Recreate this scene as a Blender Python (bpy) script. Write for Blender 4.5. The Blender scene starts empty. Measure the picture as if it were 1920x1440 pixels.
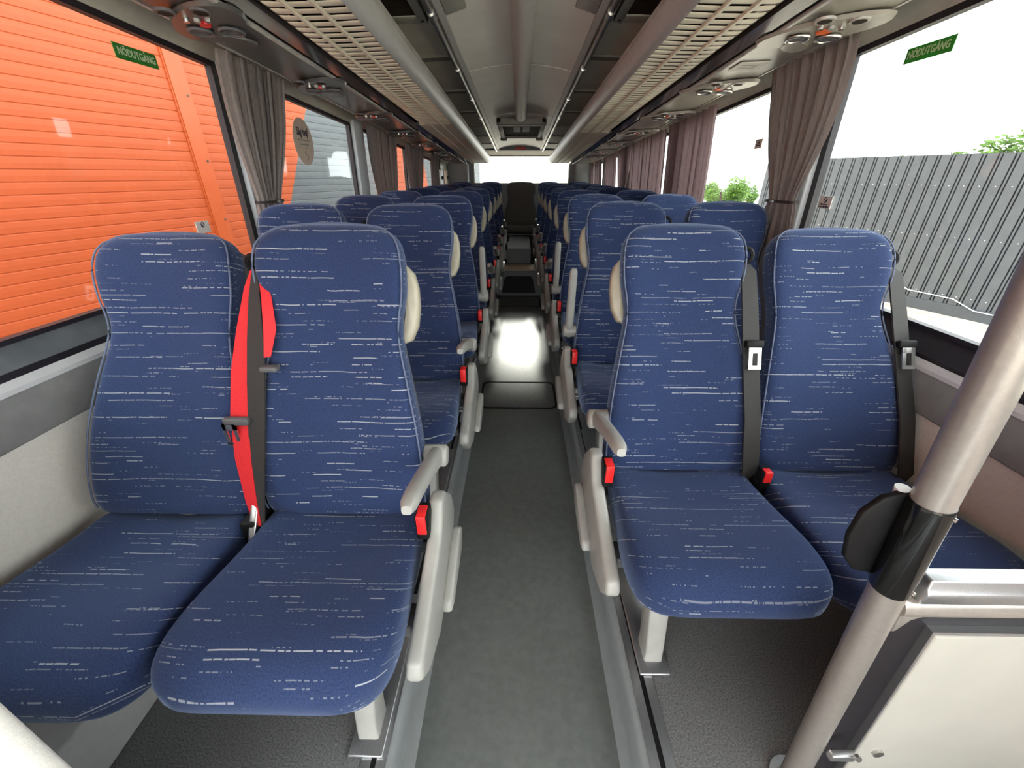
import bpy, bmesh, math, random
from mathutils import Vector, Matrix
random.seed(7)
PI = math.pi
SC = bpy.context.scene
COL = SC.collection

# ------------------------------------------------------------------ camera, sky, exposure
F_PX, VH, VX = 760.0, 328.0, 974.0
PITCH = math.atan((720 - VH) / F_PX)
YAW = math.atan((VX - 960) / F_PX * math.cos(PITCH))
CAMZ = 1.175
cam_d = bpy.data.cameras.new('camera')
cam_d.sensor_fit = 'HORIZONTAL'; cam_d.sensor_width = 36.0
cam_d.lens = F_PX / 1920 * 36.0
cam_d.clip_start = 0.02; cam_d.clip_end = 400
cam = bpy.data.objects.new('camera', cam_d); COL.objects.link(cam)
cam.location = (0, 0, CAMZ); cam.rotation_euler = (PI / 2 - PITCH, 0, YAW)
SC.camera = cam

SKY_STRENGTH = 3.6
w = bpy.data.worlds.new('overcast_sky'); SC.world = w; w.use_nodes = True
nt = w.node_tree; nt.nodes.clear()
out = nt.nodes.new('ShaderNodeOutputWorld'); bg = nt.nodes.new('ShaderNodeBackground')
tc = nt.nodes.new('ShaderNodeTexCoord'); nz = nt.nodes.new('ShaderNodeTexNoise')
nz.inputs['Scale'].default_value = 1.6; nz.inputs['Detail'].default_value = 4
cr = nt.nodes.new('ShaderNodeValToRGB')
cr.color_ramp.elements[0].position = .3; cr.color_ramp.elements[0].color = (.88, .93, 1.0, 1)
cr.color_ramp.elements[1].position = .7; cr.color_ramp.elements[1].color = (1.0, .98, .95, 1)
nt.links.new(tc.outputs['Generated'], nz.inputs['Vector']); nt.links.new(nz.outputs['Fac'], cr.inputs['Fac'])
nt.links.new(cr.outputs['Color'], bg.inputs['Color']); bg.inputs['Strength'].default_value = SKY_STRENGTH
nt.links.new(bg.outputs['Background'], out.inputs['Surface'])

sun_d = bpy.data.lights.new('hazy_sun', 'SUN'); sun_d.energy = 1.5; sun_d.angle = math.radians(5); sun_d.color = (1, .95, .86)
sun = bpy.data.objects.new('hazy_sun', sun_d); COL.objects.link(sun)
sun.rotation_euler = (math.radians(-71), 0, math.radians(-1))      # low sun behind the rear window

SC.view_settings.view_transform = 'Standard'; SC.view_settings.look = 'None'
SC.view_settings.gamma = 1.0; SC.view_settings.use_curve_mapping = False
SC.view_settings.exposure = 1.45
SC.cycles.max_bounces = 10; SC.cycles.diffuse_bounces = 5; SC.cycles.transparent_max_bounces = 12
SC.cycles.sample_clamp_indirect = 8.0

# ------------------------------------------------------------------ materials
MATS = {}
def mat(name, col, rough=.6, metal=0.0, var=.12, scale=30.0, bump=0.0, bscale=None, spec=.5, sheen=0.0, stretch=None, transl=0.0):
    m = bpy.data.materials.new(name); m.use_nodes = True
    n = m.node_tree.nodes; l = m.node_tree.links
    b = n['Principled BSDF']
    b.inputs['Roughness'].default_value = rough; b.inputs['Metallic'].default_value = metal
    b.inputs['Specular IOR Level'].default_value = spec
    if sheen:
        b.inputs['Sheen Weight'].default_value = sheen; b.inputs['Sheen Roughness'].default_value = .5
    t = n.new('ShaderNodeTexCoord'); mp = n.new('ShaderNodeMapping')
    if stretch: mp.inputs['Scale'].default_value = stretch
    x = n.new('ShaderNodeTexNoise'); x.inputs['Scale'].default_value = scale; x.inputs['Detail'].default_value = 3
    r = n.new('ShaderNodeValToRGB')
    c0 = [max(0, c * (1 - var)) for c in col]; c1 = [min(1, c * (1 + var)) for c in col]
    r.color_ramp.elements[0].position = .3; r.color_ramp.elements[0].color = (*c0, 1)
    r.color_ramp.elements[1].position = .7; r.color_ramp.elements[1].color = (*c1, 1)
    l.new(t.outputs['Object'], mp.inputs['Vector']); l.new(mp.outputs['Vector'], x.inputs['Vector'])
    l.new(x.outputs['Fac'], r.inputs['Fac']); l.new(r.outputs['Color'], b.inputs['Base Color'])
    if bump:
        y = n.new('ShaderNodeTexNoise'); y.inputs['Scale'].default_value = bscale or scale * 4; y.inputs['Detail'].default_value = 2
        bp = n.new('ShaderNodeBump'); bp.inputs['Strength'].default_value = bump; bp.inputs['Distance'].default_value = .004
        l.new(mp.outputs['Vector'], y.inputs['Vector']); l.new(y.outputs['Fac'], bp.inputs['Height']); l.new(bp.outputs['Normal'], b.inputs['Normal'])
    if transl:
        o = n['Material Output']; tr = n.new('ShaderNodeBsdfTranslucent'); mx = n.new('ShaderNodeMixShader')
        l.new(r.outputs['Color'], tr.inputs['Color']); mx.inputs['Fac'].default_value = transl
        l.new(b.outputs['BSDF'], mx.inputs[1]); l.new(tr.outputs['BSDF'], mx.inputs[2]); l.new(mx.outputs['Shader'], o.inputs['Surface'])
    MATS[name] = m
    return m

def math_node(n, l, op, a, b=None, c=None):
    x = n.new('ShaderNodeMath'); x.operation = op
    for i, v in enumerate((a, b, c)):
        if v is None: continue
        if isinstance(v, (int, float)): x.inputs[i].default_value = v
        else: l.new(v, x.inputs[i])
    return x.outputs[0]

def fabric():
    m = bpy.data.materials.new('blue_moquette'); m.use_nodes = True
    n = m.node_tree.nodes; l = m.node_tree.links; b = n['Principled BSDF']
    b.inputs['Roughness'].default_value = .92; b.inputs['Specular IOR Level'].default_value = .15
    b.inputs['Sheen Weight'].default_value = .35; b.inputs['Sheen Roughness'].default_value = .45
    b.inputs['Sheen Tint'].default_value = (.55, .7, 1, 1)
    uv = n.new('ShaderNodeUVMap'); uv.uv_map = 'UVMap'
    sp = n.new('ShaderNodeSeparateXYZ'); l.new(uv.outputs['UV'], sp.inputs[0])
    oi = n.new('ShaderNodeObjectInfo')
    off = math_node(n, l, 'MULTIPLY', oi.outputs['Random'], 37.0)
    U = math_node(n, l, 'ADD', sp.outputs[0], off); V = math_node(n, l, 'ADD', sp.outputs[1], off)
    wob = n.new('ShaderNodeTexNoise'); wob.inputs['Scale'].default_value = 16; wob.inputs['Detail'].default_value = 1; l.new(uv.outputs['UV'], wob.inputs['Vector'])
    V = math_node(n, l, 'MULTIPLY_ADD', wob.outputs['Fac'], .004, V)
    masks = []
    for rows, lenf, thr, wid, brk in ((66., 4.6, .565, .105, .40), (118., 10., .60, .14, .50)):
        vy = math_node(n, l, 'MULTIPLY', V, rows)
        idx = math_node(n, l, 'FLOOR', vy); fr = math_node(n, l, 'FRACT', vy)
        wn = n.new('ShaderNodeTexWhiteNoise'); wn.noise_dimensions = '1D'; l.new(idx, wn.inputs['W'])
        cb = n.new('ShaderNodeCombineXYZ')
        l.new(math_node(n, l, 'MULTIPLY', U, lenf), cb.inputs[0]); l.new(math_node(n, l, 'MULTIPLY', idx, 3.71), cb.inputs[1])
        n1 = n.new('ShaderNodeTexNoise'); n1.inputs['Scale'].default_value = 1; n1.inputs['Detail'].default_value = 1; l.new(cb.outputs[0], n1.inputs['Vector'])
        a = math_node(n, l, 'GREATER_THAN', n1.outputs['Fac'], thr)
        cen = math_node(n, l, 'MULTIPLY_ADD', wn.outputs['Value'], .6, .2)
        dist = math_node(n, l, 'ABSOLUTE', math_node(n, l, 'SUBTRACT', fr, cen))
        ln = n.new('ShaderNodeMapRange'); ln.interpolation_type = 'SMOOTHSTEP'; l.new(dist, ln.inputs['Value'])
        ln.inputs['From Min'].default_value = wid; ln.inputs['From Max'].default_value = wid * .35; ln.inputs['To Min'].default_value = 0; ln.inputs['To Max'].default_value = 1
        cb2 = n.new('ShaderNodeCombineXYZ'); l.new(math_node(n, l, 'MULTIPLY', U, 150.), cb2.inputs[0]); l.new(math_node(n, l, 'MULTIPLY', idx, 1.3), cb2.inputs[1])
        n2 = n.new('ShaderNodeTexNoise'); n2.inputs['Scale'].default_value = 1; n2.inputs['Detail'].default_value = 1; l.new(cb2.outputs[0], n2.inputs['Vector'])
        solid = math_node(n, l, 'GREATER_THAN', n1.outputs['Fac'], thr + .12)
        q = math_node(n, l, 'MAXIMUM', math_node(n, l, 'GREATER_THAN', n2.outputs['Fac'], brk), solid)
        amp = math_node(n, l, 'MULTIPLY_ADD', wn.outputs['Value'], .6, .4)
        masks.append(math_node(n, l, 'MULTIPLY', math_node(n, l, 'MULTIPLY', math_node(n, l, 'MULTIPLY', a, ln.outputs[0]), q), amp))
    mask = math_node(n, l, 'MAXIMUM', masks[0], math_node(n, l, 'MULTIPLY', masks[1], .6))
    ns = n.new('ShaderNodeTexNoise'); ns.inputs['Scale'].default_value = 420; ns.inputs['Detail'].default_value = 2; l.new(uv.outputs['UV'], ns.inputs['Vector'])
    r = n.new('ShaderNodeValToRGB')
    r.color_ramp.elements[0].position = .3; r.color_ramp.elements[0].color = (.015, .025, .070, 1)
    r.color_ramp.elements[1].position = .75; r.color_ramp.elements[1].color = (.032, .053, .132, 1)
    l.new(ns.outputs['Fac'], r.inputs['Fac'])
    mx = n.new('ShaderNodeMix'); mx.data_type = 'RGBA'
    l.new(math_node(n, l, 'MULTIPLY', mask, .85), mx.inputs[0]); l.new(r.outputs['Color'], mx.inputs[6]); mx.inputs[7].default_value = (.40, .43, .46, 1)
    l.new(mx.outputs[2], b.inputs['Base Color'])
    bp = n.new('ShaderNodeBump'); bp.inputs['Strength'].default_value = .25; bp.inputs['Distance'].default_value = .002
    l.new(ns.outputs['Fac'], bp.inputs['Height']); l.new(bp.outputs['Normal'], b.inputs['Normal'])
    MATS['fabric'] = m

def glass(key, tint):
    m = bpy.data.materials.new(key); m.use_nodes = True
    n = m.node_tree.nodes; l = m.node_tree.links; n.remove(n['Principled BSDF'])
    t = n.new('ShaderNodeBsdfTransparent'); t.inputs['Color'].default_value = tint
    g = n.new('ShaderNodeBsdfGlossy'); g.inputs['Roughness'].default_value = .02; g.inputs['Color'].default_value = (.9, .9, .9, 1)
    f = n.new('ShaderNodeLayerWeight'); f.inputs['Blend'].default_value = .5      # Schlick reflectance, same from both faces
    fac = math_node(n, l, 'MULTIPLY_ADD', math_node(n, l, 'POWER', f.outputs['Facing'], 5.0), .6, .035)
    mx = n.new('ShaderNodeMixShader'); l.new(fac, mx.inputs[0]); l.new(t.outputs[0], mx.inputs[1]); l.new(g.outputs[0], mx.inputs[2])
    l.new(mx.outputs[0], n['Material Output'].inputs['Surface']); MATS[key] = m

fabric(); glass('glass', (.75, .77, .76, 1)); glass('clear_glass', (.985, .99, .985, 1))
mat('dark_fabric', (.022, .028, .06), .9, var=.2, scale=200, bump=.2)
mat('centre_fabric_glare_dark', (.075, .066, .056), .9, var=.2, scale=200, bump=.2)  # seat fabric with the darkness against the rear glare put into its colour
mat('piping', (.10, .13, .21), .7)
mat('shell', (.09, .09, .095), .55)
mat('plastic', (.34, .34, .315), .38, var=.05)
mat('handle_plastic', (.40, .37, .28), .4, var=.05)
mat('black', (.005, .005, .0055), .6, spec=.25)
mat('black_gloss', (.004, .004, .004), .10, spec=.6)
mat('belt_black', (.022, .021, .020), .75, var=.2, scale=300)
mat('belt_red', (.62, .012, .018), .7, var=.12, scale=300)
mat('red', (.75, .02, .02), .35)
mat('orange_button', (.85, .16, .04), .35)
mat('steel', (.62, .62, .60), .28, metal=1.0)
mat('alu', (.46, .47, .48), .34, metal=.9, stretch=(40, 1, 40))
mat('alu_pole', (.47, .44, .40), .30, metal=.65, var=.05, scale=120, bump=.05)
mat('aisle_floor', (.135, .148, .143), .36, var=.14, scale=45, bump=.05, bscale=160, spec=1.0)
mat('plinth_floor', (.135, .140, .140), .6, var=.5, scale=260, bump=.05)
mat('cove', (.24, .26, .265), .42, var=.06)
mat('tan', (.50, .37, .22), .5)
mat('wall_cream', (.72, .705, .65), .75, var=.05, scale=160, bump=.15, bscale=500)
mat('wall_grey', (.20, .205, .205), .7, var=.08)
mat('sill_silver', (.60, .62, .63), .35, var=.04)
mat('sill_dark', (.105, .12, .13), .45, var=.2, scale=14)
mat('gasket', (.012, .010, .014), .5)
mat('pillar', (.52, .54, .55), .6, var=.05)
mat('header', (.48, .46, .39), .65, var=.06)
mat('ceil', (.80, .78, .71), .40, var=.05, scale=5)
mat('ceil_side', (.62, .58, .49), .55, var=.06, scale=8)
mat('ceil_rib', (.20, .19, .165), .5)
mat('duct', (.45, .44, .42), .42, var=.04)
mat('olive_pad', (.33, .325, .27), .55)
mat('dark_hatch', (.030, .022, .017), .8, var=.3, scale=18, spec=.15)
mat('grille', (.76, .71, .57), .5, var=.04)
mat('rack_gap_shade', (.022, .018, .014), .9, spec=.1)  # near-black colour standing for the shade in the rack gaps
mat('rim', (.44, .44, .42), .35, var=.05)
mat('psu_panel_shaded', (.085, .083, .080), .30, var=.08, scale=20)  # left service panel, its shade put into the colour
mat('psu_panel_lit', (.30, .285, .24), .30, var=.06, scale=20)  # same panel on the right, the light on it put into the colour
mat('gloss_trim', (.055, .052, .052), .08, spec=.8)
mat('lip', (.42, .41, .37), .25)
mat('curtain', (.23, .197, .183), .9, var=.2, scale=60, stretch=(1, 14, .6), bump=.3, bscale=200, transl=.14)
mat('curtain_mauve', (.20, .142, .145), .9, var=.3, scale=60, stretch=(1, 14, .6), bump=.3, bscale=200, transl=.28)
mat('tie', (.02, .012, .012), .6)
mat('sign_green', (.05, .26, .045), .5, transl=.45)
mat('sign_text', (.75, .85, .62), .6, transl=.45)
mat('sticker_tan', (.50, .40, .32), .7, var=.04)
mat('sticker_pale', (.62, .58, .54), .7, var=.04)
mat('ink', (.03, .025, .05), .7)
mat('paper', (.95, .93, .82), .7, var=.03)
mat('board', (.45, .445, .395), .5, var=.035, scale=9)
mat('orange_wall', (.40, .066, .010), .6, var=.04, scale=3)
mat('orange_trim', (.42, .072, .012), .5, var=.03)
mat('grey_wall', (.085, .098, .105), .5, var=.06, scale=3)
mat('fence', (.095, .101, .106), .42, var=.10, scale=5, spec=.5)
mat('fence_base', (.07, .075, .08), .7)
mat('screw', (.8, .8, .8), .3, metal=.6)
mat('gravel', (.50, .44, .35), .95, var=.35, scale=6, bump=.6, bscale=30)
mat('leaf', (.13, .24, .035), .6, var=.5, scale=3, transl=.35)
mat('bark', (.10, .07, .05), .9, var=.3, bump=.4)
mat('white_paint', (.8, .8, .78), .4, var=.03)
mat('yellow', (.75, .45, .03), .5)

# ------------------------------------------------------------------ mesh helpers
class MB:
    def __init__(s): s.v = []; s.f = []; s.uv = None
    def add(s, vs, fs):
        k = len(s.v); s.v += [tuple(a) for a in vs]; s.f += [tuple(i + k for i in f) for f in fs]; return s
    def box(s, x0, x1, y0, y1, z0, z1):
        x0, x1 = min(x0, x1), max(x0, x1); y0, y1 = min(y0, y1), max(y0, y1); z0, z1 = min(z0, z1), max(z0, z1)
        v = [(x, y, z) for x in (x0, x1) for y in (y0, y1) for z in (z0, z1)]
        return s.add(v, [(0, 1, 3, 2), (4, 6, 7, 5), (0, 4, 5, 1), (2, 3, 7, 6), (0, 2, 6, 4), (1, 5, 7, 3)])
    def loft(s, rings, cap=True, closed=True):
        n = len(rings[0]); vs = [p for r in rings for p in r]; fs = []
        for i in range(len(rings) - 1):
            for j in range(n if closed else n - 1):
                a, b = i * n + j, i * n + (j + 1) % n
                fs.append((a, b, b + n, a + n))
        if cap and closed:
            fs.append(tuple(range(n - 1, -1, -1))); fs.append(tuple((len(rings) - 1) * n + j for j in range(n)))
        return s.add(vs, fs)
    def prism(s, poly, f0, f1):          # poly of 2-D points, f0/f1 map a point to 3-D
        return s.loft([[f0(*p) for p in poly], [f1(*p) for p in poly]])
    def tube(s, path, r, n=10, cap=True):
        path = [Vector(p) for p in path]; rs = r if isinstance(r, (list, tuple)) else [r] * len(path)
        up = Vector((0, 0, 1)); rings = []
        for i, p in enumerate(path):
            t = (path[min(i + 1, len(path) - 1)] - path[max(i - 1, 0)]).normalized()
            a = t.cross(up)
            if a.length < .05: a = t.cross(Vector((0, 1, 0)))
            a.normalize(); b = a.cross(t).normalized()
            rings.append([p + (a * math.cos(2 * PI * k / n) + b * math.sin(2 * PI * k / n)) * rs[i] for k in range(n)])
        return s.loft(rings, cap)
    def ring(s, c, ax, R, r, n=20, m=6):
        c = Vector(c); ax = Vector(ax).normalized(); a = ax.orthogonal().normalized(); b = ax.cross(a)
        rings = []
        for i in range(n + 1):
            d = a * math.cos(2 * PI * i / n) + b * math.sin(2 * PI * i / n)
            rings.append([c + d * (R + r * math.cos(2 * PI * j / m)) + ax * r * math.sin(2 * PI * j / m) for j in range(m)])
        return s.loft(rings, cap=False)
    def disc(s, c, ax, R, h, n=20, ry=None):
        c = Vector(c); ax = Vector(ax).normalized(); a = ax.orthogonal().normalized(); b = ax.cross(a); ry = ry or R
        p = [a * math.cos(2 * PI * i / n) * R + b * math.sin(2 * PI * i / n) * ry for i in range(n)]
        return s.loft([[c + q for q in p], [c + q * .96 + ax * h for q in p]])
    def ribbon(s, pts, wid, wdir, th=.0022):   # flat webbing through points; wdir per point
        rings = []
        for i, p in enumerate(pts):
            p = Vector(p); d = Vector(wdir[i]).normalized()
            t = (Vector(pts[min(i + 1, len(pts) - 1)]) - Vector(pts[max(i - 1, 0)])).normalized(); nn = t.cross(d).normalized()
            wv = wid[i] if isinstance(wid, (list, tuple)) else wid
            rings.append([p - d * wv / 2 - nn * th, p + d * wv / 2 - nn * th, p + d * wv / 2 + nn * th, p - d * wv / 2 + nn * th])
        return s.loft(rings)
    def mirror(s):
        s.v = [(-x, y, z) for x, y, z in s.v]; s.f = [tuple(reversed(f)) for f in s.f]; return s
    def mesh(s, name, smooth=False, bevel=0.0, seg=2, angle=35, fixn=True):
        me = bpy.data.meshes.new(name); me.from_pydata(s.v, [], s.f)
        if s.uv:
            ul = me.uv_layers.new(name='UVMap')
            for lp in me.loops: ul.data[lp.index].uv = s.uv[lp.vertex_index]
        bm = bmesh.new(); bm.from_mesh(me)
        if fixn: bmesh.ops.recalc_face_normals(bm, faces=bm.faces)
        if bevel:
            es = [e for e in bm.edges if len(e.link_faces) == 2 and e.calc_face_angle(0) > math.radians(angle)]
            bmesh.ops.bevel(bm, geom=es, offset=bevel, segments=seg, affect='EDGES', profile=.5, clamp_overlap=True)
        if smooth or bevel:
            for f in bm.faces: f.smooth = True
            for e in bm.edges:
                if len(e.link_faces) == 2 and e.calc_face_angle(0) > math.radians(50): e.smooth = False
        bm.to_mesh(me); bm.free(); return me

def link(name, me, m, parent=None, loc=(0, 0, 0), rot=(0, 0, 0)):
    o = bpy.data.objects.new(name, me); COL.objects.link(o)
    if me is not None and m is not None and not me.materials: me.materials.append(MATS[m])
    o.parent = parent; o.location = loc; o.rotation_euler = rot
    return o
def put(name, mb, m, parent=None, loc=(0, 0, 0), rot=(0, 0, 0), **k):
    return link(name, mb.mesh(name, **k), m, parent, loc, rot)
def tag(o, label=None, cat=None, group=None, kind=None):
    if label: o['label'] = label
    if cat: o['category'] = cat
    if group: o['group'] = group
    if kind: o['kind'] = kind
    return o
def thing(name, label, cat, loc=(0, 0, 0), group=None, kind=None):
    o = bpy.data.objects.new(name, None); COL.objects.link(o); o.location = loc; o.empty_display_size = .1
    return tag(o, label, cat, group, kind)
def interp(st, n):
    res = []
    t0, t1 = st[0][0], st[-1][0]
    for i in range(n):
        t = t0 + (t1 - t0) * i / (n - 1)
        res.append(sample(st, t))
    return res
def sample(st, t):
    for k in range(len(st) - 1):
        if t <= st[k + 1][0] + 1e-9: break
    a, b = st[k], st[k + 1]; u = (t - a[0]) / (b[0] - a[0]) if b[0] > a[0] else 0
    pa = st[max(k - 1, 0)]; pb = st[min(k + 2, len(st) - 1)]
    r = [t]
    for i in range(1, len(a)):
        m0 = (b[i] - pa[i]) / max(1e-6, b[0] - pa[0]) * (b[0] - a[0]); m1 = (pb[i] - a[i]) / max(1e-6, pb[0] - a[0]) * (b[0] - a[0])
        h = (2 * u**3 - 3 * u**2 + 1) * a[i] + (u**3 - 2 * u**2 + u) * m0 + (-2 * u**3 + 3 * u**2) * b[i] + (u**3 - u**2) * m1
        r.append(h)
    return r
TAU = 0.0468
def zc(z0, y): return CAMZ + z0 - TAU * y        # the roof line falls slightly towards the rear
def sweep(mb, poly, y0, y1):                      # cross-section (x, z0) swept along the sloping roof line
    return mb.loft([[(x, y, zc(z, y)) for x, z in poly] for y in (y0, y1)])

Y0, Y1 = -2.4, 7.3
# ------------------------------------------------------------------ floor
fl = put('floor', MB().box(-.30, .30, Y0, Y1, -.16, -.10), 'aisle_floor'); tag(fl, kind='structure')
for s in (1, -1):
    e = .302 if s > 0 else .290
    put('plinth', MB().box(s * e, s * 1.2, Y0, Y1, -.16, 0), 'plinth_floor', fl)
    prof = [(e, 0.0), (e - .012, -.004), (e - .020, -.015), (e - .024, -.05), (e - .030, -.085), (e - .045, -.0985), (e - .05, -.102), (e + .01, -.11)]
    put('cove', MB().loft([[(s * x, y, z) for x, z in prof] for y in (Y0, Y1)]), 'cove', fl, smooth=True)
    for k, (a, b, m, h) in enumerate(((0.000, .022, 'alu', .004), (.022, .034, 'black', .0015), (.034, .056, 'alu', .004))):
        put('seat_rail', MB().box(s * (e + a), s * (e + b), Y0, Y1 - .4, 0, h), m, fl)
for (a, b, nm) in ((1.97 + .17, 2.5, 'hatch'), (4.30, 4.72, 'hatch')):
    def rr(x0, x1, y0, y1, r, z, n=5):
        p = []
        for cx, cy, a0 in ((x1 - r, y1 - r, 0), (x0 + r, y1 - r, PI / 2), (x0 + r, y0 + r, PI), (x1 - r, y0 + r, 1.5 * PI)):
            p += [(cx + r * math.cos(a0 + i * PI / 2 / n), cy + r * math.sin(a0 + i * PI / 2 / n), z) for i in range(n + 1)]
        return p
    mb = MB(); o1 = rr(-.240, .245, a, b, .05, -.0955); i1 = rr(-.228, .233, a + .012, b - .012, .04, -.0955); i0 = rr(-.228, .233, a + .012, b - .012, .04, -.101); o0 = rr(-.240, .245, a, b, .05, -.101)
    n = len(o1); rings = [o0, o1, i1, i0]; put('floor_hatch_seal', mb.loft(rings, cap=False), 'black', fl)
    mb = MB(); mb.loft([rr(-.226, .231, a + .014, b - .014, .038, -.101), rr(-.226, .231, a + .014, b - .014, .038, -.0975)]); put('floor_hatch', mb, 'aisle_floor', fl)
# raised steps towards the rear bench
st = thing('rear_steps', 'dark carpeted steps rising to the rear bench with a tan nosing', 'steps', (0, 4.78, -.10))
put('riser', MB().box(-.285, .285, 0, .37, 0, .29), 'plinth_floor', st)
put('hatch_panel', MB().prism([(-.20, .03), (.20, .03), (.165, .20), (.14, .225), (-.14, .225), (-.165, .20)], lambda x, z: (x, -.006, z), lambda x, z: (x, .002, z)), 'black', st)
put('step_nosing', MB().box(-.285, .285, -.012, .34, .29, .302), 'tan', st, bevel=.004)
put('riser', MB().box(-.143, .143, .37, 1.56, 0, .47), 'plinth_floor', st)
put('step_nosing', MB().box(-.143, .143, .362, .382, .465, .478), 'shell', st)

# ------------------------------------------------------------------ side walls, windows
WIN = {-1: [(-2.3, -.4), (-.25, 1.86), (2.02, 3.18), (3.36, 4.62), (4.78, 6.0), (6.15, 6.98)],
       1: [(-2.3, -.4), (-.25, 1.78), (1.95, 3.2), (3.36, 4.62), (4.78, 6.0), (6.15, 6.98)]}
PIL = {-1: [(-2.4, -2.3), (-.4, -.25), (1.86, 2.02), (3.18, 3.36), (4.62, 4.78), (6.0, 6.15), (6.98, 7.3)],
       1: [(-2.4, -2.3), (-.4, -.25), (1.78, 1.95), (3.2, 3.36), (4.62, 4.78), (6.0, 6.15), (6.98, 7.3)]}
def side_wall(s):
    zs = .835 if s < 0 else .785
    wl = put('wall_left' if s < 0 else 'wall_right', MB().box(s * 1.135, s * 1.22, Y0, Y1, -.1, zs - .20), 'wall_cream'); tag(wl, kind='structure')
    put('grey_band', MB().box(s * 1.118, s * 1.22, Y0, Y1, zs - .205, zs - .092), 'wall_grey', wl, bevel=.006)
    P = [(1.22, zs - .092), (1.114, zs - .092), (1.112, zs - .080), (1.117, zs - .062), (1.22, zs - .062)]
    put('sill_ledge', MB().prism(P, lambda x, z: (s * x, Y0, z), lambda x, z: (s * x, Y1, z)), 'sill_silver', wl)
    P = [(1.172, zs - .062), (1.118, zs - .062), (1.118, zs - .052), (1.150, zs), (1.172, zs)]
    put('sill', MB().prism(P, lambda x, z: (s * x, Y0, z), lambda x, z: (s * x, Y1, z)), 'sill_dark' if s < 0 else 'gasket', wl)
    if s < 0: put('sill_gasket', MB().box(s * 1.117, s * 1.1195, Y0, Y1, zs - .062, zs - .046), 'gasket', wl)
    for a, b in PIL[s]:
        mb = MB(); P = [(1.125, a), (1.166, a), (1.166, b), (1.125, b)]
        top = lambda y: zc(.50, y)
        mb.loft([[(s * x, y, zs) for x, y in P], [(s * (x - .018), y, top(y)) for x, y in P]])
        put('pillar', mb, 'pillar', wl, bevel=.008)
    # header moulding over the windows
    mb = MB(); sweep(mb, [(s * x, z) for x, z in ((1.160, .458), (1.128, .458), (1.122, .470), (1.100, .486), (1.094, .500), (1.055, .530), (1.05, .56), (1.160, .56))], Y0, Y1)
    put('header_moulding', mb, 'header', wl, smooth=True)
    for i, (a, b) in enumerate(WIN[s]):
        n = i + 1 if s < 0 else i + 7
        def wz(t, y): return zs + (zc(.458, y) - zs) * t
        def wx(t): return s * (1.160 - .018 * t)
        P = [(a, zs), (b, zs), (b, zc(.46, b)), (a, zc(.46, a))]
        mb = MB(); g = .004
        mb.loft([[(wx((z - zs) / .8) + o, y, z) for y, z in P] for o in (-g / 2 * s, g / 2 * s)])
        wn = tag(thing('window_%d' % n, None, None), kind='structure')
        put('pane', mb, 'clear_glass' if i == 0 else 'glass', wn)  # unseen foremost panes kept clear to let more light in
        # black rubber frame: four bars
        fw = .030; bars = [('frame_bar', [(a, zs), (a + fw, zs), (a + fw, zc(.46, a)), (a, zc(.46, a))]), ('frame_bar', [(b - fw, zs), (b, zs), (b, zc(.46, b)), (b - fw, zc(.46, b))]),
                ('frame_bar', [(a, zc(.46, a)), (b, zc(.46, b)), (b, zc(.44, b)), (a, zc(.44, a))]), ('frame_bar', [(a, zs), (b, zs), (b, zs + .012), (a, zs + .012)])]
        for nm, Q in bars:
            mb = MB(); mb.loft([[(wx((z - zs) / .8) + o, y, z) for y, z in Q] for o in (-.014 * s, .010 * s)]); put(nm, mb, 'gasket', wn)
    return wl
side_wall(-1); side_wall(1)
# cream hinged frame inside the last window on the left
hf = thing('hinged_window_frame', 'cream hinged frame inside the rearmost left window', 'window frame', (-1.11, 6.2, .9))
for (a, b, c, d) in ((0, .12, -.05, .43), (.62, .74, -.05, .43), (0, .74, .33, .43), (0, .74, -.08, .0)):
    put('frame_bar', MB().box(-.02, .02, a, b, c, d), 'handle_plastic', hf, bevel=.006)
for y in (.14, .60): put('latch', MB().box(.02, .05, y, y + .02, .22, .26), 'black', hf)

# ------------------------------------------------------------------ rear and front walls
rw = put('wall_rear', MB().box(-1.2, 1.2, Y1, Y1 + .1, -.1, 1.05), 'wall_grey'); tag(rw, kind='structure')
put('rear_pillar', MB().box(-1.2, -.72, Y1, Y1 + .1, 1.05, 2.0), 'wall_grey', rw); put('rear_pillar', MB().box(.79, 1.2, Y1, Y1 + .1, 1.05, 2.0), 'wall_grey', rw)
put('rear_lintel', MB().box(-.72, .79, Y1, Y1 + .1, 1.445, 2.0), 'handle_plastic', rw)
for s in (-1, 1):
    put('corner_box', MB().box(s * .83 + .03, s * 1.14, 7.09, Y1, .8, 1.37), 'wall_grey', rw, bevel=.03, seg=3)
    put('corner_fillet', MB().prism([(0, 0), (.22, 0), (0, .09)], lambda x, z: ((-.72 + x) if s < 0 else (.79 - x), Y1 - .03, 1.445 - z), lambda x, z: ((-.72 + x) if s < 0 else (.79 - x), Y1 + .02, 1.445 - z)), 'shell', rw)
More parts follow.
